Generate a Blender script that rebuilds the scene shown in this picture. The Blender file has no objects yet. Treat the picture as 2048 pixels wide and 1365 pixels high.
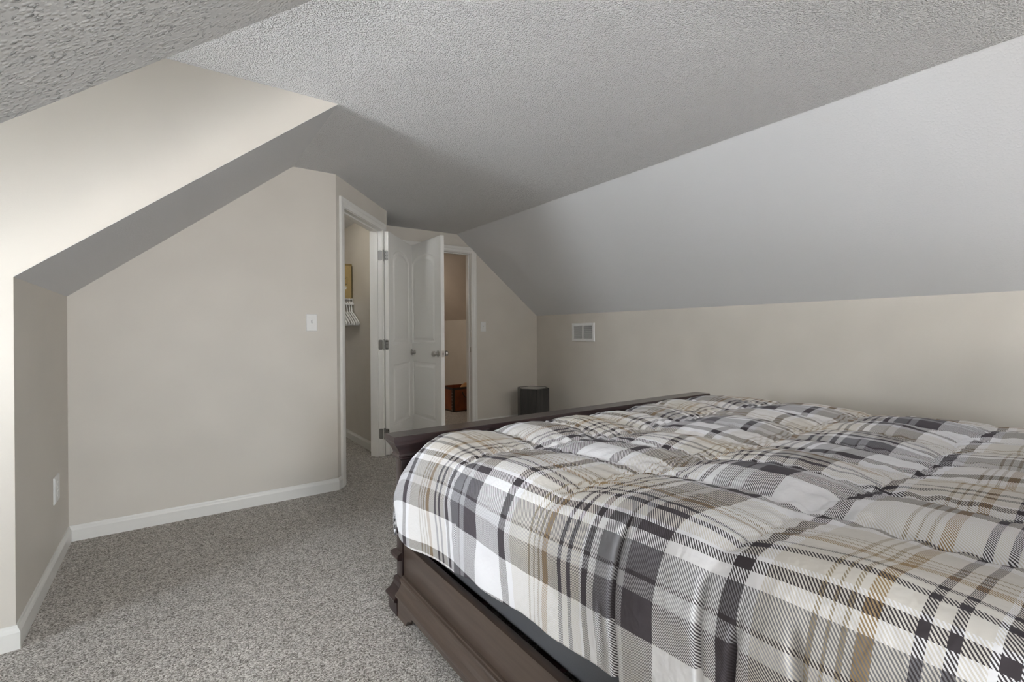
import bpy, bmesh, math, random
import numpy as np
from mathutils import Vector, Matrix, noise

random.seed(7)
sc = bpy.context.scene
COL = sc.collection

# ------------------------------------------------------------------ camera
F_PX, CY_PX = 953.48, 665.25            # focal length and optical-axis row for a 2048 x 1365 frame
yaw, roll = math.radians(35.5902), math.radians(-0.4234)
fwd = Vector((math.sin(yaw), math.cos(yaw), 0))
rgt0 = Vector((math.cos(yaw), -math.sin(yaw), 0))
up0 = Vector((0, 0, 1))
rgt = math.cos(roll) * rgt0 + math.sin(roll) * up0
upv = -math.sin(roll) * rgt0 + math.cos(roll) * up0
cam_data = bpy.data.cameras.new('camera')
cam = bpy.data.objects.new('camera', cam_data)
COL.objects.link(cam)
cam_data.sensor_fit = 'HORIZONTAL'
cam_data.sensor_width = 36.0
cam_data.lens = F_PX / 2048 * 36.0
cam_data.shift_y = -(1365 / 2 - CY_PX) / 2048
cam_data.clip_start = 0.02
M = Matrix.Identity(4)
for i in range(3):
    M[i][0], M[i][1], M[i][2] = rgt[i], upv[i], -fwd[i]
M.translation = Vector((0, 0, 1.10))
cam.matrix_world = M
sc.camera = cam

# ------------------------------------------------------------------ sky, daylight, exposure
SKY_STRENGTH = 25.0
world = bpy.data.worlds.new('overcast_sky')
sc.world = world
world.use_nodes = True
wt = world.node_tree
wt.nodes.clear()
w_out = wt.nodes.new('ShaderNodeOutputWorld')
w_bg = wt.nodes.new('ShaderNodeBackground')
w_tc = wt.nodes.new('ShaderNodeTexCoord')
w_sep = wt.nodes.new('ShaderNodeSeparateXYZ')
w_map = wt.nodes.new('ShaderNodeMapRange')
w_mix = wt.nodes.new('ShaderNodeMix')
w_mix.data_type = 'RGBA'
w_map.inputs['From Min'].default_value = -0.05
w_map.inputs['From Max'].default_value = 0.05
w_mix.inputs['A'].default_value = (0.83, 0.88, 0.94, 1)      # pale ground outside
w_mix.inputs['B'].default_value = (0.80, 0.90, 1.0, 1)       # bright overcast sky
w_bg.inputs['Strength'].default_value = SKY_STRENGTH
wt.links.new(w_tc.outputs['Generated'], w_sep.inputs[0])
wt.links.new(w_sep.outputs['Z'], w_map.inputs['Value'])
wt.links.new(w_map.outputs['Result'], w_mix.inputs['Factor'])
wt.links.new(w_mix.outputs['Result'], w_bg.inputs['Color'])
wt.links.new(w_bg.outputs[0], w_out.inputs[0])

# very wide sun, added to push light through the dormer into the room
sun = bpy.data.lights.new('dormer_fill_sun', 'SUN')
sun.energy, sun.angle, sun.color = 44.0, math.radians(56), (0.95, 0.975, 1.0)
suno = bpy.data.objects.new('dormer_fill_sun', sun)
COL.objects.link(suno)
suno.rotation_euler = Vector((-1.0, 0.0, 0.0)).to_track_quat('Z', 'Y').to_euler()

sc.view_settings.view_transform = 'Standard'
sc.view_settings.look = 'None'
sc.view_settings.gamma = 1.0
sc.view_settings.use_curve_mapping = False
sc.view_settings.exposure = 0.36
sc.cycles.use_denoising = True
sc.cycles.max_bounces = 8
sc.cycles.diffuse_bounces = 5
sc.cycles.glossy_bounces = 2
sc.cycles.use_adaptive_sampling = True
sc.cycles.adaptive_threshold = 0.04

# ------------------------------------------------------------------ room dimensions (metres)
XL, XR = -0.4495, 3.8116          # left and right knee walls
ZK, H = 1.3085, 2.2231            # knee-wall height, flat ceiling height
XS, XE = 0.6727, 2.6584           # where the slopes meet the flat ceiling
YE, YC, Y0 = 3.4496, 2.3855, 1.212  # closet side wall, far and near dormer cheeks
YF, YB = 4.7795, -2.40            # far wall, gable wall behind the camera
XW = -2.00                        # dormer window wall
YH = 8.7                          # end of the hall
CA, CB = Vector((0.9512, YE, 0)), Vector((1.6136, 4.2234, 0))   # diagonal closet wall
CU = (CB - CA).normalized()
CN = Vector((CU.y, -CU.x, 0))     # towards the room
CLEN = (CB - CA).length
TW = 0.115                        # wall thickness

# daylight portals filling the dormer window and the added gable window behind the camera
GX0, GX1, GZ0, GZ1 = -0.15, 0.85, 0.55, 1.52
WY0, WY1, WZ0, WZ1 = 1.58, 2.04, 0.88, 1.58
def portal(loc, rot, sx, sy):
    d = bpy.data.lights.new('window_portal', 'AREA')
    d.shape = 'RECTANGLE'
    d.size, d.size_y = sx, sy
    d.cycles.is_portal = True
    o = bpy.data.objects.new('window_portal', d)
    COL.objects.link(o)
    o.location, o.rotation_euler = loc, rot
portal((XW - 0.13, (WY0 + WY1) / 2, (WZ0 + WZ1) / 2), (0, -math.pi / 2, 0), WZ1 - WZ0, WY1 - WY0)
portal(((GX0 + GX1) / 2, YB - 0.11, (GZ0 + GZ1) / 2), (math.pi / 2, 0, 0), GX1 - GX0, GZ1 - GZ0)

def point_lamp(name, loc, power, color, radius):
    d = bpy.data.lights.new(name, 'POINT')
    d.energy, d.color, d.shadow_soft_size = power, color, radius
    o = bpy.data.objects.new(name, d)
    COL.objects.link(o)
    o.location = loc
    return o
point_lamp('hall_lamp', (2.3, 6.6, 1.75), 9.0, (1.0, 0.86, 0.72), 0.08)
point_lamp('rear_fill_light', (0.75, -2.0, 1.88), 76.0, (1.0, 0.965, 0.92), 0.18)  # unseen light added behind the camera to brighten the far end
point_lamp('closet_lamp', (0.95, 4.45, 2.05), 2.2, (1.0, 0.93, 0.78), 0.05)

# ------------------------------------------------------------------ material helpers
def new_mat(name):
    m = bpy.data.materials.new(name)
    m.use_nodes = True
    return m, m.node_tree, m.node_tree.nodes['Principled BSDF']

def N(t, typ, **kw):
    n = t.nodes.new(typ)
    for k, v in kw.items():
        setattr(n, k, v)
    return n

def coords(t, scale=(1, 1, 1), kind='Object'):
    tc = N(t, 'ShaderNodeTexCoord')
    mp = N(t, 'ShaderNodeMapping')
    mp.inputs['Scale'].default_value = scale
    t.links.new(tc.outputs[kind], mp.inputs[0])
    return mp.outputs[0]

def noise_tex(t, vec, scale, detail=2.0, rough=0.5):
    n = N(t, 'ShaderNodeTexNoise')
    n.inputs['Scale'].default_value = scale
    n.inputs['Detail'].default_value = detail
    n.inputs['Roughness'].default_value = rough
    t.links.new(vec, n.inputs['Vector'])
    return n.outputs['Fac']

def ramp(t, fac, stops, interp='LINEAR'):
    r = N(t, 'ShaderNodeValToRGB')
    cr = r.color_ramp
    cr.interpolation = interp
    while len(cr.elements) < len(stops):
        cr.elements.new(0.5)
    for e, (p, c) in zip(cr.elements, stops):
        e.position = p
        e.color = (*c, 1)
    t.links.new(fac, r.inputs['Fac'])
    return r.outputs['Color']

def bump(t, b, height, strength, dist):
    n = N(t, 'ShaderNodeBump')
    n.inputs['Strength'].default_value = strength
    n.inputs['Distance'].default_value = dist
    t.links.new(height, n.inputs['Height'])
    t.links.new(n.outputs[0], b.inputs['Normal'])
    return n

def paint(name, col, rough=0.55, tex=220, strength=0.08, dist=0.002):
    m, t, b = new_mat(name)
    v = coords(t)
    n = noise_tex(t, v, 3.0, 1)
    c = ramp(t, n, [(0.3, [x * 0.97 for x in col]), (0.7, [min(1, x * 1.03) for x in col])])
    t.links.new(c, b.inputs['Base Color'])
    b.inputs['Roughness'].default_value = rough
    bump(t, b, noise_tex(t, v, tex, 1), strength, dist)
    return m

def plain(name, col, rough=0.5, metal=0.0, grain=60, vary=0.06):
    m, t, b = new_mat(name)
    v = coords(t)
    n = noise_tex(t, v, grain, 2)
    c = ramp(t, n, [(0.25, [x * (1 - vary) for x in col]), (0.75, [min(1, x * (1 + vary)) for x in col])])
    t.links.new(c, b.inputs['Base Color'])
    b.inputs['Roughness'].default_value = rough
    b.inputs['Metallic'].default_value = metal
    return m

def ceiling_mat(name, col, scale, strength, dist, lo=0.48, hi=0.66, blob=0.15):
    """sprayed texture: separate raised blobs over a fine grain"""
    m, t, b = new_mat(name)
    v = coords(t)
    n1 = noise_tex(t, v, scale, 3, 0.55)
    vo = N(t, 'ShaderNodeTexVoronoi'); vo.feature = 'F1'
    vo.inputs['Scale'].default_value = scale * 1.15
    t.links.new(v, vo.inputs['Vector'])
    n2 = ramp(t, vo.outputs['Distance'], [(0.1, (1, 1, 1)), (0.55, (0, 0, 0))])
    r1 = ramp(t, n1, [(lo, (0, 0, 0)), (hi, (1, 1, 1))])
    mx = N(t, 'ShaderNodeMix'); mx.data_type = 'RGBA'; mx.inputs['Factor'].default_value = blob
    t.links.new(r1, mx.inputs['A']); t.links.new(n2, mx.inputs['B'])
    b.inputs['Base Color'].default_value = (*col, 1)
    b.inputs['Roughness'].default_value = 0.75
    bump(t, b, mx.outputs['Result'], strength, dist)
    return m

MAT = {}
BEIGE = (0.65, 0.612, 0.555)
MAT['wall'] = paint('wall_paint_beige', BEIGE, 0.5)
MAT['hallslope'] = paint('hall_paint_tan', (0.63, 0.555, 0.48), 0.55)
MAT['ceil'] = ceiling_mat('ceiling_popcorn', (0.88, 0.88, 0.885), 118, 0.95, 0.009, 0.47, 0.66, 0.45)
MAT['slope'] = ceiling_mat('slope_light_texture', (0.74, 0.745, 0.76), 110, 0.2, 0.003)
MAT['slope_near'] = ceiling_mat('slope_knockdown_shaded', (0.67, 0.67, 0.665), 95, 0.9, 0.008, 0.60, 0.72)  # same paint as the other slopes, colour lowered to carry its shade
MAT['trim'] = plain('trim_white', (0.78, 0.77, 0.74), 0.32, vary=0.008)
MAT['door'] = plain('door_white', (0.84, 0.83, 0.80), 0.38, vary=0.008)
MAT['plastic'] = plain('plastic_white', (0.82, 0.82, 0.81), 0.3, vary=0.008)
MAT['nickel'] = plain('satin_nickel', (0.55, 0.53, 0.50), 0.28, 1.0, 200)
MAT['steel'] = plain('hinge_steel', (0.33, 0.325, 0.31), 0.55, 1.0, 200)
MAT['dark'] = plain('screw_and_shade_black', (0.02, 0.02, 0.02), 0.8)

def carpet():
    """cut pile: every tuft its own shade, over a soft large-scale drift"""
    m, t, b = new_mat('carpet_pile')
    v = coords(t)
    wob = N(t, 'ShaderNodeTexNoise'); wob.inputs['Scale'].default_value = 90; wob.inputs['Detail'].default_value = 2
    t.links.new(v, wob.inputs['Vector'])
    off = N(t, 'ShaderNodeVectorMath', operation='MULTIPLY_ADD')
    off.inputs[1].default_value = (0.012, 0.012, 0.012)
    t.links.new(wob.outputs['Color'], off.inputs[0]); t.links.new(v, off.inputs[2])
    vo = N(t, 'ShaderNodeTexVoronoi'); vo.inputs['Scale'].default_value = 260
    t.links.new(off.outputs[0], vo.inputs['Vector'])
    sp = N(t, 'ShaderNodeSeparateColor'); t.links.new(vo.outputs['Color'], sp.inputs[0])
    n1 = noise_tex(t, v, 150, 3, 0.7)
    mx = N(t, 'ShaderNodeMix'); mx.data_type = 'FLOAT'; mx.inputs['Factor'].default_value = 0.5
    t.links.new(sp.outputs[0], mx.inputs[2]); t.links.new(n1, mx.inputs[3])
    c1 = ramp(t, mx.outputs[0], [(0.24, (0.17, 0.150, 0.132)), (0.48, (0.50, 0.47, 0.43)), (0.74, (0.88, 0.85, 0.805))])
    n2 = noise_tex(t, v, 1.6, 2)
    n3 = noise_tex(t, v, 22, 2)
    c2 = ramp(t, n2, [(0.3, (0.90, 0.89, 0.88)), (0.7, (1, 1, 1))])
    c3 = ramp(t, n3, [(0.3, (0.82, 0.82, 0.82)), (0.7, (1, 1, 1))])
    a = N(t, 'ShaderNodeMix'); a.data_type = 'RGBA'; a.blend_type = 'MULTIPLY'; a.inputs['Factor'].default_value = 1
    t.links.new(c1, a.inputs['A']); t.links.new(c2, a.inputs['B'])
    d = N(t, 'ShaderNodeMix'); d.data_type = 'RGBA'; d.blend_type = 'MULTIPLY'; d.inputs['Factor'].default_value = 1
    t.links.new(a.outputs['Result'], d.inputs['A']); t.links.new(c3, d.inputs['B'])
    t.links.new(d.outputs['Result'], b.inputs['Base Color'])
    b.inputs['Roughness'].default_value = 1.0
    b.inputs['Specular IOR Level'].default_value = 0.1
    bump(t, b, n1, 0.6, 0.012)
    return m
MAT['carpet'] = carpet()

def wood(name, dark, light, rough=0.3, scale=(3, 60, 60), coat=0.4):
    m, t, b = new_mat(name)
    v = coords(t, scale)
    n = noise_tex(t, v, 1.0, 6, 0.6)
    c = ramp(t, n, [(0.3, dark), (0.7, light)])
    t.links.new(c, b.inputs['Base Color'])
    b.inputs['Roughness'].default_value = rough
    b.inputs['Coat Weight'].default_value = coat
    b.inputs['Coat Roughness'].default_value = 0.14
    bump(t, b, n, 0.04, 0.002)
    return m
MAT['wood_x'] = wood('mahogany_grain_across', (0.014, 0.0065, 0.0065), (0.032, 0.0135, 0.0125), scale=(3, 60, 60))
MAT['wood_y'] = wood('mahogany_along_glare', (0.052, 0.034, 0.025), (0.088, 0.060, 0.045), scale=(50, 3, 50), rough=0.4)  # glare on the rails put into the colour: lighter than the footboard
MAT['table'] = wood('charcoal_stained_wood', (0.026, 0.025, 0.023), (0.060, 0.057, 0.052), 0.45, (40, 40, 4), 0.05)
MAT['table_top'] = wood('reflecting_table_top', (0.40, 0.39, 0.37), (0.50, 0.49, 0.465), 0.35, (40, 6, 40), 0.2)  # pale colour stands in for the reflection on the top
MAT['leather'] = wood('cognac_leather', (0.16, 0.036, 0.010), (0.30, 0.080, 0.022), 0.5, (14, 14, 9), 0.05)
MAT['leather_dark'] = plain('dark_leather_trim', (0.045, 0.028, 0.020), 0.5)
MAT['tan'] = plain('tan_cloth', (0.55, 0.30, 0.13), 0.8)
MAT['card'] = plain('cardboard', (0.36, 0.26, 0.11), 0.8)
MAT['card_edge'] = plain('cardboard_shade', (0.10, 0.075, 0.03), 0.8)
MAT['ink'] = plain('black_ink', (0.02, 0.018, 0.012), 0.7)
MAT['paper'] = plain('white_paper', (0.75, 0.74, 0.70), 0.7)
MAT['boxspring'] = plain('box_spring_cloth', (0.085, 0.087, 0.095), 0.9, 0, 400)
MAT['mattress'] = plain('mattress_cloth', (0.75, 0.74, 0.72), 0.9)

def glass():
    m, t, b = new_mat('window_glass')
    t.nodes.remove(b)
    out = t.nodes['Material Output']
    tr = N(t, 'ShaderNodeBsdfTransparent'); gl = N(t, 'ShaderNodeBsdfGlossy'); mx = N(t, 'ShaderNodeMixShader')
    gl.inputs['Roughness'].default_value = 0.02
    mx.inputs[0].default_value = 0.06
    t.links.new(tr.outputs[0], mx.inputs[1]); t.links.new(gl.outputs[0], mx.inputs[2])
    t.links.new(mx.outputs[0], out.inputs[0])
    return m
MAT['glass'] = glass()

# ------------------------------------------------------------------ plaid comforter cloth
PLAID = 0.605
U_D, V_D = 1.056, 1.012
def plaid():
    m, t, b = new_mat('plaid_twill')
    uv = N(t, 'ShaderNodeUVMap'); uv.uv_map = 'cloth'
    sep = N(t, 'ShaderNodeSeparateXYZ'); t.links.new(uv.outputs[0], sep.inputs[0])
    def mth(op, a, bb):
        n = N(t, 'ShaderNodeMath', operation=op)
        for i, x in enumerate((a, bb)):
            if x is None: continue
            if isinstance(x, (int, float)): n.inputs[i].default_value = x
            else: t.links.new(x, n.inputs[i])
        return n.outputs[0]
    WH, CR = (0.83, 0.83, 0.855), (0.68, 0.652, 0.605)
    DK, CH = (0.060, 0.052, 0.058), (0.090, 0.080, 0.092)
    TN, BR = (0.35, 0.245, 0.13), (0.36, 0.30, 0.21)
    MG, LG = (0.20, 0.20, 0.215), (0.40, 0.40, 0.425)
    st = [(0, DK), (0.016, WH), (0.040, CR), (0.112, BR), (0.119, CR), (0.130, BR), (0.137, CR), (0.147, BR), (0.154, CR),
          (0.165, TN), (0.183, CR), (0.219, DK), (0.231, CR), (0.247, DK), (0.259, CR), (0.282, WH), (0.290, DK), (0.307, WH),
          (0.325, MG), (0.368, DK), (0.374, LG), (0.398, CH), (0.468, WH), (0.589, DK)]
    stops = [(s / PLAID, c) for s, c in st]
    def band(chan, origin):
        s = mth('SUBTRACT', origin, sep.outputs[chan])
        s = mth('DIVIDE', s, PLAID)
        s = mth('FLOORED_MODULO', s, 1.0)
        return ramp(t, s, stops, 'CONSTANT')
    cu, cv = band('X', U_D), band('Y', V_D)
    d = mth('SUBTRACT', sep.outputs['X'], sep.outputs['Y'])
    d = mth('FLOORED_MODULO', mth('DIVIDE', d, 0.0053), 1.0)
    d = mth('GREATER_THAN', d, 0.5)
    mx = N(t, 'ShaderNodeMix'); mx.data_type = 'RGBA'
    t.links.new(d, mx.inputs['Factor']); t.links.new(cu, mx.inputs['A']); t.links.new(cv, mx.inputs['B'])
    t.links.new(mx.outputs['Result'], b.inputs['Base Color'])
    b.inputs['Roughness'].default_value = 0.75
    b.inputs['Specular IOR Level'].default_value = 0.2
    v = coords(t)
    n1 = noise_tex(t, v, 38, 2, 0.6)
    bump(t, b, n1, 0.4, 0.008)
    return m
MAT['plaid'] = plaid()

# ------------------------------------------------------------------ mesh helpers
def link(name, me, mat, parent=None, smooth=False):
    o = bpy.data.objects.new(name, me)
    COL.objects.link(o)
    if mat is not None:
        me.materials.append(MAT[mat] if isinstance(mat, str) else mat)
    if parent is not None:
        o.parent = parent
    if smooth:
        for p in me.polygons: p.use_smooth = True
    return o

def done(name, bm, mat, parent=None, smooth=False, bevel=0.0, segs=2):
    bmesh.ops.recalc_face_normals(bm, faces=bm.faces)
    if bevel > 0:
        es = [e for e in bm.edges if len(e.link_faces) == 2 and e.calc_face_angle(0) > 0.6]
        bmesh.ops.bevel(bm, geom=es, offset=bevel, segments=segs, profile=0.5, affect='EDGES')
    me = bpy.data.meshes.new(name)
    bm.to_mesh(me); bm.free()
    o = link(name, me, mat, parent, smooth)
    if smooth or bevel > 0:
        try:
            me.set_sharp_from_angle(angle=math.radians(38))
            for p in me.polygons: p.use_smooth = True
        except Exception:
            pass
    return o

def box(bm, x0, x1, y0, y1, z0, z1, M=None):
    vs = [bm.verts.new((x, y, z)) for z in (z0, z1) for x, y in ((x0, y0), (x1, y0), (x1, y1), (x0, y1))]
    if M is not None:
        for v in vs: v.co = M @ v.co
    for f in ((0, 3, 2, 1), (4, 5, 6, 7), (0, 1, 5, 4), (1, 2, 6, 5), (2, 3, 7, 6), (3, 0, 4, 7)):
        bm.faces.new([vs[i] for i in f])
    return vs

def prism(bm, pts, off):
    """polygon pts (Vectors) extruded by the vector off"""
    a = [bm.verts.new(p) for p in pts]
    c = [bm.verts.new(Vector(p) + off) for p in pts]
    bm.faces.new(a); bm.faces.new(c[::-1])
    n = len(a)
    for i in range(n):
        bm.faces.new((a[i], c[i], c[(i + 1) % n], a[(i + 1) % n]))

def loft(bm, rings, cap=True):
    rv = [[bm.verts.new(p) for p in r] for r in rings]
    n = len(rv[0])
    for a, b in zip(rv, rv[1:]):
        for i in range(n):
            bm.faces.new((a[i], a[(i + 1) % n], b[(i + 1) % n], b[i]))
    if cap:
        bm.faces.new(rv[0][::-1]); bm.faces.new(rv[-1])

def rect_stack(bm, rows):
    """rows of (z, x0, x1, y0, y1): a moulding that runs round all four sides"""
    loft(bm, [[(x0, y0, z), (x1, y0, z), (x1, y1, z), (x0, y1, z)] for z, x0, x1, y0, y1 in rows])

def lathe(bm, prof, segs=20, M=None):
    rings = []
    for r, z in prof:
        ring = [Vector((max(r, 1e-4) * math.cos(2 * math.pi * i / segs), max(r, 1e-4) * math.sin(2 * math.pi * i / segs), z)) for i in range(segs)]
        rings.append([M @ p if M is not None else p for p in ring])
    loft(bm, rings)

def tube(bm, pts, r, segs=8):
    pts = [Vector(p) for p in pts]
    rings = []
    prev = None
    for i, p in enumerate(pts):
        d = (pts[min(i + 1, len(pts) - 1)] - pts[max(i - 1, 0)]).normalized()
        if prev is None:
            ref = Vector((0, 0, 1)) if abs(d.z) < 0.9 else Vector((1, 0, 0))
            a = d.cross(ref).normalized()
        else:
            a = (prev - d * prev.dot(d)).normalized()
        prev = a
        c = d.cross(a)
        rings.append([p + r * (math.cos(2 * math.pi * k / segs) * a + math.sin(2 * math.pi * k / segs) * c) for k in range(segs)])
    loft(bm, rings)

def root(name, loc=(0, 0, 0), rotz=0.0):
    o = bpy.data.objects.new(name, None)
    COL.objects.link(o)
    o.location = loc
    o.rotation_euler = (0, 0, rotz)
    o.empty_display_size = 0.05
    return o

def tag(o, label, cat, group=None):
    o['label'] = label
    o['category'] = cat
    if group: o['group'] = group
    return o

def struct(o, label):
    o['kind'] = 'structure'
    o['label'] = label
    return o

# ------------------------------------------------------------------ floor, ceilings, walls
bm = bmesh.new(); box(bm, XW - 0.2, XR + 0.12, YB - 0.12, YH + 0.12, -0.12, 0.0)
struct(done('floor', bm, 'carpet'), 'grey brown flecked carpet floor of the attic bedroom')

bm = bmesh.new(); box(bm, XW - 0.15, XE, YB - 0.12, YH + 0.12, H, H + 0.12)
struct(done('ceiling', bm, 'ceil'), 'flat white popcorn textured ceiling between the slopes')

KS = (H - ZK) / (XR - XE)
def slope_right(y0, y1, mat, name, label):
    bm = bmesh.new()
    nv = Vector((KS, 0, 1)).normalized() * 0.12
    e = 0.001
    prism(bm, [Vector((XR + e, y0, ZK - e * KS)), Vector((XE, y0, H)), Vector((XE, y0, H)) + nv, Vector((XR + 0.12, y0, ZK + 0.05))], Vector((0, y1 - y0, 0)))
    return struct(done(name, bm, mat), label)
slope_right(YB - 0.12, YF + 0.01, 'slope', 'ceiling_right_slope', 'smooth pale grey sloped ceiling above the bed')
slope_right(YF + 0.01, YH + 0.12, 'hallslope', 'ceiling_hall_slope', 'tan sloped ceiling seen through the hall doorway')

def slope_left(y0, y1, mat, name, label):
    bm = bmesh.new()
    ks = (H - ZK) / (XS - XL)
    nv = Vector((-ks, 0, 1)).normalized() * 0.08
    prism(bm, [Vector((XL, y0, ZK)), Vector((XS, y0, H)), Vector((XS, y0, H)) + nv, Vector((XL, y0, ZK)) + nv], Vector((0, y1 - y0, 0)))
    return struct(done(name, bm, mat), label)
slope_left(YC + 0.0005, YE + 0.05, 'slope', 'ceiling_left_slope', 'grey shaded sloped ceiling beyond the dormer')
slope_left(YB - 0.1, Y0 - 0.0005, 'slope_near', 'ceiling_near_slope', 'shade-darkened pitted sloped ceiling on the near side of the dormer')

def wall_box(name, x0, x1, y0, y1, z0, z1, label, mat='wall'):
    bm = bmesh.new(); box(bm, x0, x1, y0, y1, z0, z1)
    return struct(done(name, bm, mat), label)

wall_box('wall_left', XL - 0.1, XL, YC + 0.0004, YE, 0, ZK + 0.02, 'short shaded beige knee wall with the outlet plate')
wall_box('wall_left_near', XL - 0.1, XL, YB - 0.1, Y0 - 0.0004, 0, ZK + 0.02, 'beige knee wall on the near side of the dormer')
wall_box('wall_right', XR, XR + 0.12, YB - 0.1, YF + TW, 0, ZK, 'beige knee wall with the air vent behind the bed')
wall_box('wall_hall_right', XR, XR + 0.12, YF + TW, YH, 0, ZK, 'beige knee wall inside the hall')
wall_box('wall_hall_end', CB.x - 0.1, XR + 0.1, YH, YH + 0.1, 0, H, 'beige end wall of the hall')
bm = bmesh.new()
off = Vector((0, -0.1, 0))
prism(bm, [Vector(p) for p in ((XL - 0.1, YB, 0), (GX0, YB, 0), (GX0, YB, H), (XL - 0.1, YB, H))], off)
prism(bm, [Vector(p) for p in ((GX1, YB, 0), (XR, YB, 0), (XR, YB, ZK), (XE, YB, H), (GX1, YB, H))], off)
box(bm, GX0, GX1, YB - 0.1, YB, 0, GZ0); box(bm, GX0, GX1, YB - 0.1, YB, GZ1, H)
struct(done('wall_back', bm, 'wall'), 'beige gable wall with an added window behind the camera')

# dormer cheeks
for nm, y, d, lab in (('wall_dormer_far', YC, 0.1, 'bright beige dormer cheek wall with a sloping lower edge'),
                      ('wall_dormer_near', Y0, -0.1, 'beige dormer cheek wall on the near side')):
    bm = bmesh.new()
    prism(bm, [Vector(p) for p in ((XW - 0.05, y, 0), (XL - 0.0006, y, 0), (XL - 0.0006, y, ZK + 0.001), (XS, y, H + 0.001), (XW - 0.05, y, H + 0.001))], Vector((0, d, 0)))
    struct(done(nm, bm, 'wall'), lab)

# dormer window wall with its opening
bm = bmesh.new()
box(bm, XW - 0.12, XW, Y0 - 0.1, WY0, 0, H); box(bm, XW - 0.12, XW, WY1, YC + 0.1, 0, H)
box(bm, XW - 0.12, XW, WY0, WY1, 0, WZ0); box(bm, XW - 0.12, XW, WY0, WY1, WZ1, H)
struct(done('wall_dormer_window', bm, 'wall'), 'beige dormer wall around the window')
def window(name, label, loc, rotz, wy, wh):
    win = struct(root(name, loc, rotz), label)      # local +x looks into the room
    def wbox(nm, *a, mat='trim'):
        bm = bmesh.new(); box(bm, *a); return done(nm, bm, mat, win)
    for s in (-1, 1):
        wbox('window_stile', -0.09, -0.04, min(s * wy, s * (wy - 0.04)), max(s * wy, s * (wy - 0.04)), 0.0, wh)
    for z in (0.0, wh / 2 - 0.02, wh - 0.04):
        wbox('window_rail', -0.09, -0.04, -wy + 0.04, wy - 0.04, z, z + 0.04)
    for z0, z1 in ((0.04, wh / 2 - 0.02), (wh / 2 + 0.02, wh - 0.04)):
        wbox('pane', -0.067, -0.063, -wy + 0.04, wy - 0.04, z0, z1, mat='glass')
    wbox('window_sill', -0.04, 0.03, -wy - 0.03, wy + 0.03, -0.025, 0.0)
window('window_1', 'white framed sash window in the dormer', (XW, (WY0 + WY1) / 2, WZ0), 0, (WY1 - WY0) / 2, WZ1 - WZ0)
window('window_2', 'white framed sash window added in the unseen gable wall', ((GX0 + GX1) / 2, YB, GZ0), math.pi / 2, (GX1 - GX0) / 2, GZ1 - GZ0)  # unseen window, added for light from behind onto the end wall

# closet: side wall, diagonal front with doorway, return wall, inside
bm = bmesh.new()
prism(bm, [Vector(p) for p in ((XL - 0.1, YE, 0), (CA.x, YE, 0), (CA.x, YE, H), (XS, YE, H), (XL, YE, ZK), (XL - 0.1, YE, ZK))], Vector((-0.0, 0.09, 0)))
struct(done('wall_closet_side', bm, 'wall'), 'large beige wall with a light switch beside the closet')

OU0, OU1, OZ = 0.122, 0.905, 2.017       # closet doorway along the diagonal wall
def cp(u, n, z): return CA + CU * u + CN * n + Vector((0, 0, z))
bm = bmesh.new()
prism(bm, [cp(u, 0, z) for u, z in ((0, 0), (OU0 - 0.016, 0), (OU0 - 0.016, OZ + 0.016), (OU1 + 0.016, OZ + 0.016), (OU1 + 0.016, 0), (CLEN, 0), (CLEN, H), (0, H))], CN * -TW)
struct(done('wall_closet_front', bm, 'wall'), 'narrow angled beige wall around the closet doorway')
XKI = 1.522
CBK = 5.215
bm = bmesh.new(); box(bm, XKI, CB.x, CB.y - 0.005, YH, 0, H)
struct(done('wall_closet_return', bm, 'wall'), 'beige partition between closet and hall')
wall_box('wall_closet_back', 0.0, XKI, CBK, CBK + 0.09, 0, H, 'beige back wall of the closet')
wall_box('wall_closet_inner', 0.0, 0.09, YE + 0.09, CBK, 0, H, 'beige left wall inside the closet')

# far wall with the hall doorway
DX0, DX1 = 2.062, 2.838
bm = bmesh.new()
prism(bm, [Vector((x, YF, z)) for x, z in ((CB.x, 0), (DX0 - 0.016, 0), (DX0 - 0.016, OZ + 0.016), (DX1 + 0.016, OZ + 0.016), (DX1 + 0.016, 0),
      (XR, 0), (XR, ZK), (XE, H), (CB.x, H))], Vector((0, TW, 0)))
struct(done('wall_far', bm, 'wall'), 'beige gable wall with the hall doorway and a light switch')

# ------------------------------------------------------------------ baseboards
def baseboard(name, path, label, h=0.083, th=0.013):
    """path: list of (x, y); the board stands on the right-hand side of the walking direction"""
    bm = bmesh.new()
    prof = [(0, 0), (th, 0), (th, h * 0.72), (th * 0.75, h * 0.82), (th * 0.45, h * 0.9), (th * 0.35, h), (0, h)]
    P = [Vector((x, y, 0)) for x, y in path]
    rings = []
    for i, p in enumerate(P):
        d0 = (P[i] - P[i - 1]).normalized() if i else (P[1] - P[0]).normalized()
        d1 = (P[i + 1] - P[i]).normalized() if i < len(P) - 1 else d0
        n0, n1 = Vector((d0.y, -d0.x, 0)), Vector((d1.y, -d1.x, 0))
        m = (n0 + n1)
        m = m / (1 + n0.dot(n1))
        rings.append([p + m * o + Vector((0, 0, z)) for o, z in prof])
    loft(bm, rings)
    return struct(done(name, bm, 'trim'), label)
ca_end = CA + CU * (OU0 - 0.074)
baseboard('baseboard_left', [(XW, YC), (XL, YC), (XL, YE), (CA.x, YE), (ca_end.x, ca_end.y)], 'white baseboard round the dormer corner, knee wall and closet side wall')
baseboard('baseboard_far', [(DX1 + 0.075, YF), (XR, YF), (XR, YB)], 'white baseboard along far wall and right knee wall')
baseboard('baseboard_closet', [(0.09, CBK), (XKI, CBK), (XKI, CB.y + 0.12)], 'white baseboard inside the closet')
baseboard('baseboard_hall', [(XR, YH), (XR, YF + TW)], 'white baseboard in the hall') if False else None
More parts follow.
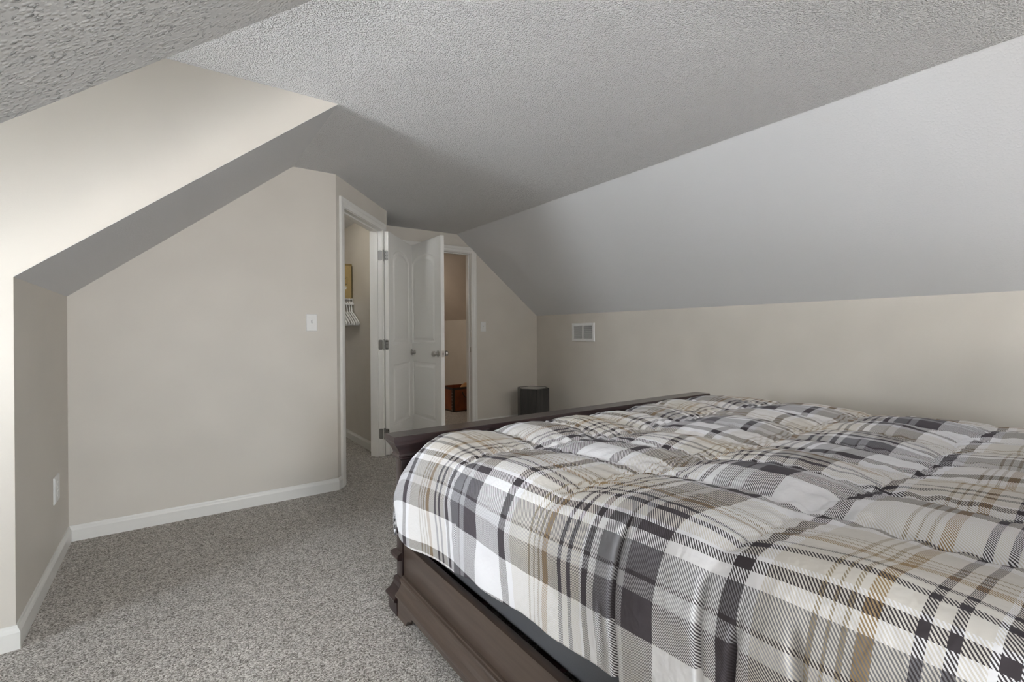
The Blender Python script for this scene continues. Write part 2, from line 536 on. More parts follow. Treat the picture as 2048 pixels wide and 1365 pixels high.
baseboard('baseboard_near', [(XL, YB), (XL, Y0), (XW, Y0), (XW, YC)], 'white baseboard round the near side of the dormer')

# ------------------------------------------------------------------ door casings
def frame(name, label, P, u0, u1, zt, clip=None, strike=None, left=True, right=True):
    """P(u, n, z) -> world; jambs, stops and casing of one doorway"""
    r = root(name, P(u0, 0, 0))
    struct(r, label)
    inv = Matrix.Translation(-Vector(P(u0, 0, 0)))
    def part(nm, polys, mat='trim'):
        bm = bmesh.new()
        for ring0, ring1 in polys:
            loft(bm, [[inv @ Vector(P(*q)) for q in ring0], [inv @ Vector(P(*q)) for q in ring1]])
        return done(nm, bm, mat, r)
    def bx(a0, a1, n0, n1, z0, z1):
        return ([(a0, n0, z0), (a1, n0, z0), (a1, n1, z0), (a0, n1, z0)], [(a0, n0, z1), (a1, n0, z1), (a1, n1, z1), (a0, n1, z1)])
    j = 0.016
    part('jamb', [bx(u0 - j, u0, -TW, 0.0, 0, zt + j)])
    jr = part('jamb', [bx(u1, u1 + j, -TW, 0.0, 0, zt + j)])
    part('head_jamb', [bx(u0, u1, -TW, 0.0, zt, zt + j)])
    part('door_stop', [bx(u0, u0 + 0.011, -0.075, -0.04, 0, zt - 0.011)])
    part('door_stop', [bx(u1 - 0.011, u1, -0.075, -0.04, 0, zt - 0.011)])
    part('door_stop', [bx(u0, u1, -0.075, -0.04, zt - 0.011, zt)])
    cw, rv = 0.066, 0.005
    # stepped casing profile: (distance from the opening, thickness)
    prof = [(0, 0), (0, 0.009), (0.012, 0.0125), (0.03, 0.0125), (0.038, 0.016), (0.060, 0.0165), (cw, 0.013), (cw, 0)]
    if left:
        part('casing_leg', [([(u0 - rv - d, n, 0) for d, n in prof], [(u0 - rv - d, n, zt + rv + d) for d, n in prof])])
    if right:
        def zr(d):
            z = zt + rv + d
            if clip is not None: z = min(z, clip(u1 + rv + d))
            return z
        part('casing_leg', [([(u1 + rv + d, n, 0) for d, n in prof], [(u1 + rv + d, n, zr(d)) for d, n in prof])])
    def ur(d):
        u = u1 + rv + d
        if clip is not None:
            while clip(u) < zt + rv + d and u > u0: u -= 0.002
        return u
    part('casing_head', [([(u0 - rv - d, n, zt + rv + d) for d, n in prof], [(ur(d), n, zt + rv + d) for d, n in prof])])
    if strike is not None:
        part('strike_plate', [bx(u1 - 0.0015, u1 + 0.001, -0.036, -0.006, strike - 0.03, strike + 0.03)], 'nickel')
    return r
frame('trim_1', 'white casing and jambs of the closet doorway', lambda u, n, z: cp(u, n, z), OU0, OU1, OZ)
slope_z = lambda x: H - KS * (x - XE) - 0.004
frame('trim_2', 'white casing and jambs of the hall doorway, its corner cut by the slope',
      lambda u, n, z: Vector((u, YF - n, z)), DX0, DX1, OZ, clip=slope_z, strike=0.90)

# ------------------------------------------------------------------ panel doors
def rounded_panel(w0, w1, z0, z1, arch=0.0, k=20):
    """outline of one panel (anticlockwise), its top edge arched by `arch`"""
    pts = [(w0, z0), (w1, z0)]
    for i in range(k + 1):
        s = 0.5 - 0.5 * math.cos(math.pi * i / k)
        x = w1 + (w0 - w1) * s
        if arch > 0:
            e = max(0.0, 1 - abs(2 * s - 1) ** 2.3)
            zz = z1 - arch + arch * (e ** 0.72)
        else:
            zz = z1
        pts.append((x, zz))
    return pts

def inset(pts, d):
    cx = (min(p[0] for p in pts) + max(p[0] for p in pts)) / 2
    cz = (min(p[1] for p in pts) + max(p[1] for p in pts)) / 2
    hw = (max(p[0] for p in pts) - min(p[0] for p in pts)) / 2
    hz = (max(p[1] for p in pts) - min(p[1] for p in pts)) / 2
    return [(cx + (x - cx) * (hw - d) / hw, cz + (z - cz) * (hz - d) / hz) for x, z in pts]

DT = 0.035
def knob_mesh(bm, M):
    lathe(bm, [(0.0, 0.0), (0.031, 0.0), (0.032, 0.004), (0.027, 0.009), (0.014, 0.012), (0.011, 0.022), (0.013, 0.030), (0.024, 0.036),
               (0.0275, 0.046), (0.0265, 0.056), (0.019, 0.063), (0.0, 0.065)], 24, M)

def make_door(name, label, width, height, loc, ang, hinge_side):
    """leaf in local x (0 = hinge edge), thickness in local y 0..DT; hinge_side: y of the hinge pin"""
    r = root(name, loc, ang)
    struct(r, label)
    st = 0.118
    panels = [rounded_panel(st, width - st, 0.235, 0.80, 0.0), rounded_panel(st, width - st, 0.985, height - 0.125, 0.085)]
    outer = [(0, 0), (width, 0), (width, height), (0, height)]
    bm = bmesh.new()
    for y in (0.0, DT):
        edges = []
        for loop in [outer] + panels:
            vs = [bm.verts.new((x, y, z)) for x, z in loop]
            edges += [bm.edges.new((vs[i], vs[(i + 1) % len(vs)])) for i in range(len(vs))]
        bmesh.ops.triangle_fill(bm, edges=edges, use_beauty=True)
    o = [(x, z) for x, z in outer]
    for i in range(4):
        a, b2 = o[i], o[(i + 1) % 4]
        bm.faces.new([bm.verts.new(p) for p in ((a[0], 0, a[1]), (b2[0], 0, b2[1]), (b2[0], DT, b2[1]), (a[0], DT, a[1]))])
    bmesh.ops.remove_doubles(bm, verts=bm.verts, dist=1e-5)
    done('slab', bm, 'door', r)
    for pn in panels:
        bm = bmesh.new()
        for y, sgn in ((0.0, 1), (DT, -1)):
            steps = [(0.0, 0.0), (0.006, 0.0045), (0.014, 0.0085), (0.026, 0.0085), (0.036, 0.006), (0.050, 0.0015), (0.056, 0.0010)]
            rings = [[(x, y + sgn * dep, z) for x, z in inset(pn, d)] for d, dep in steps]
            rv = [[bm.verts.new(p) for p in rg] for rg in rings]
            n = len(rv[0])
            for a, b2 in zip(rv, rv[1:]):
                for i in range(n):
                    bm.faces.new((a[i], a[(i + 1) % n], b2[(i + 1) % n], b2[i]))
            bm.faces.new(rv[-1])
        pob = done('panel', bm, 'door', r)
    for y, rot in ((0.0, math.pi / 2), (DT, -math.pi / 2)):
        bm = bmesh.new()
        knob_mesh(bm, Matrix.Translation((width - 0.062, y, 0.892)) @ Matrix.Rotation(rot, 4, 'X'))
        done('knob', bm, 'nickel', r, smooth=True)
    bm = bmesh.new(); box(bm, width - 0.0005, width + 0.0015, DT / 2 - 0.0125, DT / 2 + 0.0125, 0.892 - 0.029, 0.892 + 0.029)
    lp = done('latch_plate', bm, 'nickel', r)
    bm = bmesh.new(); box(bm, width + 0.0015, width + 0.008, DT / 2 - 0.006, DT / 2 + 0.006, 0.892 - 0.01, 0.892 + 0.01)
    done('latch_bolt', bm, 'steel', lp, bevel=0.002)
    return r

def plate_outline(y0, y1, z0, z1, rad, k=5):
    pts = []
    for cx, cz, a0 in ((y1 - rad, z1 - rad, 0), (y0 + rad, z1 - rad, 90), (y0 + rad, z0 + rad, 180), (y1 - rad, z0 + rad, 270)):
        for i in range(k):
            a = math.radians(a0 + 90 * i / (k - 1))
            pts.append((cx + rad * math.cos(a), cz + rad * math.sin(a)))
    return pts

# closet door: folded right back along the diagonal wall
d1_loc = cp(OU1 + 0.004, 0.020, 0.012)
d1_ang = math.atan2(CU.y, CU.x)
door1 = make_door('door_1', 'white two panel closet door with an arched upper panel, folded back', 0.732, 2.0, d1_loc, d1_ang, 0)
# thickness has to grow towards the room: local +y is to the left of CU, so mirror by shifting back one thickness
door1.location = cp(OU1 + 0.006, 0.020 + DT, 0.012)
for zc in (1.785, 0.985, 0.190):
    bm = bmesh.new()
    # leaf on the door edge (local x = 0 face)
    prism(bm, [Vector((-0.0015, y, z)) for y, z in plate_outline(0.003, DT - 0.001, zc - 0.045, zc + 0.045, 0.010)], Vector((0.002, 0, 0)))
    hg = done('hinge', bm, 'steel', door1)
    bm = bmesh.new()
    # leaf on the jamb face, room-side edge: plane perpendicular to the wall at u = OU1
    prism(bm, [Vector((-0.0075, y, z)) for y, z in plate_outline(DT + 0.020, DT + 0.058, zc - 0.045, zc + 0.045, 0.010)], Vector((0.002, 0, 0)))
    done('hinge_leaf', bm, 'steel', hg)
    bm = bmesh.new()
    lathe(bm, [(0, zc - 0.05), (0.006, zc - 0.05), (0.006, zc + 0.05), (0, zc + 0.05)], 12, Matrix.Translation((-0.005, DT + 0.008, 0)))
    done('hinge_pin', bm, 'steel', hg, smooth=True)
    for yy in (0.011, 0.024):
        for dz in (-0.03, 0.0, 0.03):
            bm = bmesh.new()
            lathe(bm, [(0, -0.0022), (0.0035, -0.0022), (0.0035, 0.0)], 8, Matrix.Translation((0, yy, zc + dz)) @ Matrix.Rotation(math.pi / 2, 4, 'Y'))
            done('screw', bm, 'dark', hg)

# hall door: standing open at a right angle
door2 = make_door('door_2', 'white two panel hall door with an arched upper panel, open at a right angle', 0.765, 2.0, (2.046, YF - 0.022, 0.012), -math.pi / 2, 0)

# ------------------------------------------------------------------ wall plates, vent
def switch(name, loc, rotz, label):
    r = root(name, loc, rotz)        # plate in local x-z, facing local -y
    bm = bmesh.new()
    w, h = 0.036, 0.0585
    loft(bm, [[(-w, 0, -h), (w, 0, -h), (w, 0, h), (-w, 0, h)], [(-w, -0.002, -h), (w, -0.002, -h), (w, -0.002, h), (-w, -0.002, h)],
              [(-w + 0.004, -0.006, -h + 0.004), (w - 0.004, -0.006, -h + 0.004), (w - 0.004, -0.006, h - 0.004), (-w + 0.004, -0.006, h - 0.004)]])
    done('plate', bm, 'plastic', r)
    bm = bmesh.new()
    box(bm, -0.0045, 0.0045, -0.018, 0.0, -0.007, 0.009, Matrix.Translation((0, -0.002, 0.002)) @ Matrix.Rotation(math.radians(-28), 4, 'X'))
    done('toggle', bm, 'plastic', r, bevel=0.0015)
    for z in (-0.030, 0.030):
        bm = bmesh.new()
        lathe(bm, [(0, 0.0055), (0.0032, 0.0055), (0.0028, 0.0072), (0, 0.0075)], 10, Matrix.Translation((0, 0, z)) @ Matrix.Rotation(math.pi / 2, 4, 'X'))
        done('screw', bm, 'plastic', r)
    return tag(r, label, 'light switch', None)
switch('light_switch', (0.784, YE - 0.0005, 1.177), 0, 'white toggle light switch on large wall beside the closet')
switch('light_switch', (3.003, YF - 0.0005, 1.171), 0, 'white toggle light switch on far wall right of the hall doorway')

r = root('outlet_plate', (XL + 0.0005, 3.105, 0.372), math.pi / 2)     # faces +x
bm = bmesh.new()
w, h = 0.058, 0.062
loft(bm, [[(-w, 0, -h), (w, 0, -h), (w, 0, h), (-w, 0, h)], [(-w, -0.003, -h), (w, -0.003, -h), (w, -0.003, h), (-w, -0.003, h)],
          [(-w + 0.005, -0.007, -h + 0.005), (w - 0.005, -0.007, -h + 0.005), (w - 0.005, -0.007, h - 0.005), (-w + 0.005, -0.007, h - 0.005)]])
done('plate', bm, 'plastic', r)
for s in (-1, 1):
    bm = bmesh.new()
    prism(bm, [Vector((x, -0.0065, z)) for x, z in plate_outline(-0.016, 0.016, s * 0.021 - 0.013, s * 0.021 + 0.013, 0.008)], Vector((0, -0.002, 0)))
    done('receptacle', bm, 'plastic', r)
bm = bmesh.new(); lathe(bm, [(0, 0.0065), (0.003, 0.0065), (0.0028, 0.0082), (0, 0.0085)], 10, Matrix.Rotation(math.pi / 2, 4, 'X'))
done('screw', bm, 'plastic', r)
tag(r, 'white outlet plate low on the shaded knee wall', 'outlet')

def vent():
    y0, y1, z0, z1 = 3.752, 4.118, 0.992, 1.200
    r = root('air_vent', (XR - 0.0005, (y0 + y1) / 2, (z0 + z1) / 2), -math.pi / 2)   # local -y faces -x
    hw, hh = (y1 - y0) / 2, (z1 - z0) / 2
    fw = 0.034
    bm = bmesh.new()
    def rings(w, h, y): return [(-w, y, -h), (w, y, -h), (w, y, h), (-w, y, h)]
    ro = [rings(hw, hh, 0), rings(hw, hh, -0.003), rings(hw - 0.008, hh - 0.008, -0.009), rings(hw - fw, hh - fw + 0.004, -0.009), rings(hw - fw, hh - fw + 0.004, 0.0)]
    loft(bm, ro, cap=False)
    done('frame', bm, 'plastic', r)
    bm = bmesh.new(); box(bm, -hw + fw - 0.002, hw - fw + 0.002, -0.0008, 0.0, -hh + fw - 0.006, hh - fw + 0.006)
    done('duct_shade', bm, 'dark', r)  # thin dark sheet, paints the shade behind the louvers
    bm = bmesh.new(); box(bm, -0.009, 0.009, -0.0095, 0, -hh + fw - 0.004, hh - fw + 0.004)
    done('mullion', bm, 'plastic', r)
    n = 13
    span = 2 * (hh - fw + 0.004)
    me = None
    for side in (-1, 1):
        for i in range(n):
            z = -span / 2 + span * (i + 0.5) / n
            if me is None:
                bm = bmesh.new()
                L = (hw - fw - 0.009) / 2
                box(bm, -L, L, -0.0007, 0.0007, -0.0046, 0.0046, Matrix.Rotation(math.radians(-42), 4, 'X'))
                o = done('louver', bm, 'plastic', r); me = o.data
            else:
                o = bpy.data.objects.new('louver', me); COL.objects.link(o); o.parent = r
            o.location = (side * (0.009 + (hw - fw - 0.009) / 2), -0.0055, z)
    return tag(r, 'white louvred air vent high on the right knee wall', 'vent')
vent()

# ------------------------------------------------------------------ bed frame
BX0, BX1 = 0.731, 2.769            # outer faces of the posts
bed = root('bed_frame', (1.75, 0.7, 0))
tag(bed, 'dark mahogany panel bed frame with a moulded footboard cap', 'bed')
binv = Matrix.Translation((-1.75, -0.7, 0))
def bpart(nm, fn, mat, parent=bed, bevel=0.0):
    bm = bmesh.new(); fn(bm)
    for v in bm.verts: v.co = binv @ v.co
    return done(nm, bm, mat, parent, bevel=bevel)
FY0, FY1 = 1.772, 1.826
def cap(bm):
    rows = []
    prof = [(0.602, 0.004), (0.606, 0.009), (0.613, 0.010), (0.616, 0.013), (0.622, 0.013), (0.626, 0.010), (0.634, 0.0115), (0.644, 0.0155), (0.653, 0.021), (0.661, 0.027),
            (0.666, 0.031), (0.668, 0.031), (0.668, 0.033), (0.675, 0.035), (0.678, 0.037), (0.682, 0.0385), (0.697, 0.0385), (0.700, 0.036)]
    for z, d in prof:
        rows.append((z, BX0 - d, BX1 + d, FY0 - 0.62 * d, FY1 + 0.62 * d))
    rect_stack(bm, rows)
fb = bpart('footboard', lambda bm: box(bm, BX0 + 0.06, BX1 - 0.06, FY0 + 0.012, FY1 - 0.012, 0.13, 0.603), 'wood_x')
bpart('cap_moulding', cap, 'wood_x', fb)
for s in (0, 1):
    x0, x1 = (BX0, BX0 + 0.075) if s == 0 else (BX1 - 0.075, BX1)
    bpart('post', lambda bm: box(bm, x0, x1, FY0, FY1, 0.0, 0.604), 'wood_x', bed, 0.0015)
def band(bm):
    rect_stack(bm, [(z, BX0 - d, BX1 + d, FY0 + 0.001, FY1 + d) for z, d in ((0.208, 0.002), (0.211, 0.017), (0.219, 0.020), (0.229, 0.018), (0.236, 0.010), (0.239, 0.002))])
bpart('band_moulding', band, 'wood_x', fb)
def base(bm):
    rect_stack(bm, [(z, BX0 - d, BX1 + d, FY0 - 0.003, FY1 + d) for z, d in ((0.0, 0.024), (0.052, 0.025), (0.056, 0.034), (0.064, 0.036), (0.072, 0.031), (0.086, 0.020), (0.104, 0.012), (0.120, 0.010), (0.130, 0.007), (0.134, 0.002))])
bpart('base_moulding', base, 'wood_x', fb)
YHD = -0.36
for s in (-1, 1):
    xo = BX0 + 0.004 if s < 0 else BX1 - 0.004
    def rail(bm, xo=xo, s=s):
        x0, x1 = sorted((xo, xo - s * 0.028))
        box(bm, x0, x1, YHD, FY0 - 0.006, 0.12, 0.279)
    rl = bpart('side_rail', rail, 'wood_y', bed, 0.002)
    def mould(bm, xo=xo, s=s):
        prof = [(0.0, 0.052), (0.026, 0.052), (0.027, 0.078), (0.034, 0.080), (0.036, 0.084), (0.036, 0.090), (0.032, 0.094), (0.024, 0.101), (0.017, 0.112), (0.013, 0.125), (0.0125, 0.134), (0.017, 0.136), (0.018, 0.141), (0.015, 0.145), (0.009, 0.147), (0.008, 0.153), (0.0, 0.154)]
        loft(bm, [[(xo + s * d, y, z) for d, z in prof] for y in (YHD, FY0 - 0.007)])
    bpart('rail_moulding', mould, 'wood_y', rl)
    def foot(bm, xo=xo, s=s):
        pts = [(FY0 - 0.004, 0.0), (1.690, 0.0), (1.683, 0.012), (1.672, 0.026), (1.655, 0.033), (1.640, 0.040), (1.632, 0.053), (FY0 - 0.004, 0.053)]
        prism(bm, [Vector((xo, y, z)) for y, z in pts], Vector((s * 0.026, 0, 0)))
    bpart('bracket_foot', foot, 'wood_y', rl)
    def ledge(bm, xo=xo, s=s):
        x0, x1 = sorted((xo - s * 0.028, xo - s * 0.060))
        box(bm, x0, x1, YHD, FY0 - 0.004, 0.205, 0.235)
    bpart('slat_ledge', ledge, 'wood_y', rl)
for i in range(6):
    y = -0.2 + i * 0.37
    bpart('slat', lambda bm: box(bm, BX0 + 0.034, BX1 - 0.034, y, y + 0.09, 0.235, 0.25), 'wood_x')
hb = bpart('headboard', lambda bm: box(bm, BX0, BX1, YHD - 0.055, YHD, 0.0, 1.22), 'wood_x', bed, 0.004)
bpart('cap_moulding', lambda bm: rect_stack(bm, [(z, BX0 - d, BX1 + d, YHD - 0.055 - d, YHD + d) for z, d in ((1.215, 0.003), (1.23, 0.012), (1.26, 0.03), (1.27, 0.036), (1.29, 0.036))]), 'wood_x', hb)

# box spring and mattress
MX0, MX1, MY0, MY1 = 0.785, 2.715, -0.33, 1.735
def soft(name, z0, z1, mat, label, cat, rad=0.03):
    bm = bmesh.new(); box(bm, MX0, MX1, MY0, MY1, z0, z1)
    return tag(done(name, bm, mat, None, bevel=rad, segs=4), label, cat)
soft('box_spring', 0.251, 0.455, 'boxspring', 'dark grey fabric box spring showing between bed rail and plaid comforter', 'box spring')
soft('mattress', 0.456, 0.662, 'mattress', 'white mattress under the plaid comforter', 'mattress', 0.06)

# ------------------------------------------------------------------ plaid comforter
def smooth(a, b, x):
    t = np.clip((x - a) / (b - a), 0, 1)
    return t * t * (3 - 2 * t)

def make_comforter():
    Z0 = 0.690
    nv = 400
    v = np.linspace(-0.28, 1.92, nv)
    us = np.linspace(0, 1, 130)                    # left side and shoulder
    ut = np.linspace(1.0, 2.5, 250)[1:-1]          # top
    ue = np.linspace(0, 1, 50)                     # right side
    V = v[:, None]
    r = 0.115 + 0.10 * smooth(1.28, 1.74, V)
    xs = 0.706 - 0.010 * smooth(1.2, 1.7, V)
    wob = 0.010 * np.sin(V * 9.1 + 0.4) + 0.006 * np.sin(V * 23.0)
    zh = 0.402 + wob * 0.8 - 0.062 * smooth(1.12, 1.50, V)
    uh = xs + r - (math.pi / 2 * r + (Z0 - r - zh))
    U_left = uh + (1.0 - uh) * us[None, :]
    xr = 2.80
    rr = 0.09
    uh2 = xr - rr + (math.pi / 2 * rr + (Z0 - rr - 0.42))
    U_top = np.repeat(ut[None, :], nv, 0)
    U_right = np.repeat((2.5 + (uh2 - 2.5) * ue)[None, :], nv, 0)
    U = np.concatenate([U_left, U_top, U_right], 1)
    nu = U.shape[1]
    VV = np.repeat(V, nu, 1)
    R_ = np.repeat(r, nu, 1); XS_ = np.repeat(xs, nu, 1); ZH = np.repeat(zh, nu, 1)
    x = U.copy(); z = np.full_like(U, Z0)
    nx = np.zeros_like(U); nz = np.ones_like(U)
    # left shoulder and drop
    t = XS_ + R_ - U
    m = t > 0
    th = np.clip(t / R_, 0, math.pi / 2)
    down = np.clip(t - math.pi / 2 * R_, 0, None)
    x = np.where(m, XS_ + R_ - R_ * np.sin(th), x)
    z = np.where(m, Z0 - R_ * (1 - np.cos(th)) - down, z)
    nx = np.where(m, -np.sin(th), nx); nz = np.where(m, np.cos(th), nz)
    # right
    t2 = U - (xr - rr)
    m2 = t2 > 0
    th2 = np.clip(t2 / rr, 0, math.pi / 2)
    down2 = np.clip(t2 - math.pi / 2 * rr, 0, None)
    x = np.where(m2, xr - rr + rr * np.sin(th2), x)
    z = np.where(m2, Z0 - rr * (1 - np.cos(th2)) - down2, z)
    nx = np.where(m2, np.sin(th2), nx); nz = np.where(m2, np.cos(th2), nz)
    # quilted puffs
    su = np.array([0.34, 1.09, 1.345, 1.60, 1.855, 2.11, 2.365, 2.62, 3.3])
    warp_u = 0.018 * np.sin(VV * 5.3 + 1.0) + 0.010 * np.sin(VV * 13 + U * 4)
    warp_v = 0.020 * np.sin(U * 4.7 + 0.6) + 0.010 * np.sin(U * 15 + VV * 3)
    Uw, Vw = U + warp_u, VV + warp_v
    pu = np.zeros_like(U); 
    for a, b in zip(su, su[1:]):
        mm = (Uw >= a) & (Uw < b)
        pu = np.where(mm, np.sin(math.pi * np.clip((Uw - a) / (b - a), 0, 1)), pu)
    pv = np.abs(np.sin(math.pi * (Vw - 0.432) / 0.427))
    sidew = smooth(0.80, 0.66, U)                       # 1 on the hanging side
    pv = pv * (1 - 0.85 * sidew) + 0.85 * sidew
    puff = (np.clip(pu, 0, 1) ** 0.5) * (np.clip(pv, 0, 1) ** 0.5)
    # seam distances, for the gathers that radiate from the stitching
    du = np.min(np.abs(Uw[:, :, None] - su[None, None, 1:-1]), 2)
    dv = np.abs((Vw - 0.432 + 0.2135) % 0.427 - 0.2135)
    sidew = smooth(0.80, 0.66, U)                       # 1 on the hanging side
    A = (0.042 - 0.004 * smooth(1.05, 1.2, U)) * (1 - 0.55 * sidew)
    disp = A * puff
    gath = np.zeros_like(U)
    gath += 0.0045 * np.exp(-dv / 0.05) * np.sin(Uw * 118 + 3 * np.sin(VV * 14)) * (1 - 0.9 * sidew)
    gath += 0.0045 * np.exp(-du / 0.035) * np.sin(Vw * 109 + 3 * np.sin(U * 12)) * (1 - sidew)
    knot = np.exp(-(du + dv) / 0.09)
    gath += 0.004 * knot * np.sin(Uw * 61 - Vw * 83)
    disp = disp + gath
    # large soft unevenness
    nz_ = np.empty_like(U); ns = np.empty_like(U)
    for i in range(nv):
        for j in range(0, nu):
            if (i % 3 == 0) and (j % 3 == 0):
                p = Vector((U[i, j] * 3.2, VV[i, j] * 3.2, 0.3))
                nz_[i, j] = noise.noise(p)
                ns[i, j] = noise.noise(p * 4.6 + Vector((7, 3, 1)))
    i0 = (np.arange(nv) // 3) * 3; j0 = (np.arange(nu) // 3) * 3
    def up(a):
        fi = (np.arange(nv) - i0) / 3.0; fj = (np.arange(nu) - j0) / 3.0
        i1 = np.minimum(i0 + 3, (nv - 1) // 3 * 3); j1 = np.minimum(j0 + 3, (nu - 1) // 3 * 3)
        fi, fj = fi[:, None], fj[None, :]
        return (a[np.ix_(i0, j0)] * (1 - fi) * (1 - fj) + a[np.ix_(i1, j0)] * fi * (1 - fj) + a[np.ix_(i0, j1)] * (1 - fi) * fj + a[np.ix_(i1, j1)] * fi * fj)
    big, small = up(nz_), up(ns)
    disp = disp + 0.012 * big + 0.0045 * small
    # long creases pressed into the hanging side
    for vc, u0, u1, wd, dp, sl in ((0.637, 0.44, 0.78, 0.0055, 0.016, 0.02), (0.668, 0.47, 0.62, 0.004, 0.009, -0.03), (0.452, 0.40, 0.74, 0.005, 0.012, 0.03),
                                   (0.398, 0.56, 0.70, 0.005, 0.016, -0.12), (0.285, 0.46, 0.72, 0.006, 0.012, 0.25), (1.275, 0.50, 0.62, 0.005, 0.008, 0.03)):
        c = vc + sl * (U - 0.6)
        fall = smooth(u0, u0 + 0.04, U) * smooth(u1, u1 - 0.05, U)
        disp = disp - dp * fall * np.exp(-((VV - c) / wd) ** 2)
    fl = 0.010 * sidew * np.sin(VV * 17 + 0.8 * np.sin(VV * 7)) * smooth(0.62, 0.42, U)
    disp = disp + fl
    x = x + nx * disp
    z = z + nz * disp
    # the bedding piles a little higher towards the head on this side
    z = z + 0.031 * smooth(1.08, 0.42, VV) * smooth(1.9, 1.1, U)
    # tuck at the foot end
    yy = VV.copy()
    R2 = 0.13
    YB_ = 1.618
    tv = VV - YB_
    mv = tv > 0
    a2 = np.clip(tv / R2, 0, math.pi / 2)
    dn = np.clip(tv - math.pi / 2 * R2, 0, None)
    yy = np.where(mv, YB_ + R2 * np.sin(a2), yy)
    drop = np.where(mv, R2 * (1 - np.cos(a2)) + dn, 0)
    k = np.clip((z - ZH) / (Z0 - ZH), 0, 1)
    z = z - drop * k
    x = x + drop * 0.10 * (1 - k) * (U < 1.2)
    co = np.stack([x, yy, z], 2).reshape(-1, 3)
    ii, jj = np.meshgrid(np.arange(nv - 1), np.arange(nu - 1), indexing='ij')
    q = np.stack([ii * nu + jj, (ii + 1) * nu + jj, (ii + 1) * nu + jj + 1, ii * nu + jj + 1], 2).reshape(-1, 4)
    me = bpy.data.meshes.new('comforter')
    me.from_pydata(co.tolist(), [], q.tolist())
    me.update()
    uvl = me.uv_layers.new(name='cloth')
    idx = np.empty(len(me.loops), dtype=np.int32)
    me.loops.foreach_get('vertex_index', idx)
    uvs = np.stack([U.reshape(-1), VV.reshape(-1)], 1)[idx]
    uvl.data.foreach_set('uv', uvs.astype(np.float32).reshape(-1))
    o = link('comforter', me, 'plaid', None, True)
    if me.polygons[nu * 100 + 200].normal.z < 0:
        me.flip_normals()
    sm = o.modifiers.new('thickness', 'SOLIDIFY')
    sm.thickness = 0.012; sm.offset = -1
    return tag(o, 'puffy quilted comforter in grey, cream and tan plaid on bed', 'comforter')
make_comforter()

# ------------------------------------------------------------------ hexagonal side table in the corner
def hex_table():
    cx, cy, R, Ht = 3.405, 4.345, 0.192, 0.46
    a0 = math.atan2(4.179 - cy, 3.325 - cx)
    r = root('hexagonal_side_table', (cx, cy, 0))
    C = [Vector((R * math.cos(a0 + i * math.pi / 3), R * math.sin(a0 + i * math.pi / 3), 0)) for i in range(6)]
    me = None
    for i in range(6):
        a, b2 = C[i], C[(i + 1) % 6]
        d = (b2 - a).normalized()
        a2, b3 = a + d * 0.002, b2 - d * 0.002
        nin = Vector((-d.y, d.x, 0)) * 0.018
        bm = bmesh.new()
        prism(bm, [a2, b3, b3 + nin - d * 0.010, a2 + nin + d * 0.010], Vector((0, 0, Ht)))
        done('side_panel', bm, 'table', r, bevel=0.002, segs=1)
    bm = bmesh.new()
    prism(bm, [p * 0.905 + Vector((0, 0, Ht - 0.022)) for p in C], Vector((0, 0, 0.018)))
    done('table_top', bm, 'table_top', r)
    return tag(r, 'dark hexagonal wooden side table with a top coloured pale for its reflection, in the corner', 'side table')
hex_table()

# ------------------------------------------------------------------ closet contents
SY = 4.905     # front edge of the wire shelf
SZ = 1.452
sh = root('wire_shelf', (0.8, SY, SZ))
sx0, sx1 = 0.092 - 0.8, XKI - 0.002 - 0.8
def sh_tube(nm, segs_list, rad):
    bm = bmesh.new()
    for a in segs_list: tube(bm, a, rad, 6)
    return done(nm, bm, 'plastic', sh, smooth=True)
sh_tube('front_rail', [[(sx0, 0, 0), (sx1, 0, 0)]], 0.0035)
sh_tube('lip_rail', [[(sx0, -0.004, -0.03), (sx1, -0.004, -0.03)]], 0.0035)
sh_tube('back_rail', [[(sx0, 0.30, 0), (sx1, 0.30, 0)]], 0.0035)
sh_tube('middle_rail', [[(sx0, 0.15, -0.004), (sx1, 0.15, -0.004)]], 0.0035)
wires = sh_tube('wire_deck', [[(sx1 - 0.012 - i * 0.0254, -0.004, -0.03), (sx1 - 0.012 - i * 0.0254, 0.0, 0.004), (sx1 - 0.012 - i * 0.0254, 0.305, 0.004)] for i in range(55)], 0.0018)
wires['kind'] = 'stuff'
sh_tube('hang_rod', [[(sx0, -0.012, -0.052), (sx1, -0.012, -0.052)]], 0.008)
for xx in (sx1 - 0.25, sx0 + 0.3):
    sh_tube('support_brace', [[(xx, 0.0, -0.03), (xx, 0.305, -0.30)]], 0.005)
tag(sh, 'white wire closet shelf holding a cardboard box', 'shelf')

bxr = root('cardboard_box', (XKI - 0.187, SY + 0.152, SZ + 0.0062), math.radians(2))
bm = bmesh.new(); box(bm, -0.18, 0.18, -0.13, 0.125, 0, 0.335)
done('carton', bm, 'card', bxr, bevel=0.002, segs=1)
bm = bmesh.new()
prism(bm, [Vector(p) for p in ((-0.18, -0.131, 0.333), (0.18, -0.131, 0.333), (0.165, -0.150, 0.352), (-0.165, -0.140, 0.345))], Vector((0, 0.003, 0.001)))
done('flap', bm, 'card', bxr)
bm = bmesh.new(); box(bm, 0.168, 0.1805, -0.1315, -0.1300, 0.003, 0.332)
done('edge_shade', bm, 'card_edge', bxr)  # dark strip paints the shaded right side of the carton
pr = -0.1312
bm = bmesh.new()
for a in ((0.045, 0.128, 0.145, 0.149), (0.045, 0.128, 0.216, 0.220), (0.045, 0.049, 0.145, 0.220), (0.124, 0.128, 0.145, 0.220)):
    box(bm, a[0], a[1], pr, -0.1301, a[2], a[3])
mk = done('printed_mark', bm, 'ink', bxr)
bm = bmesh.new()
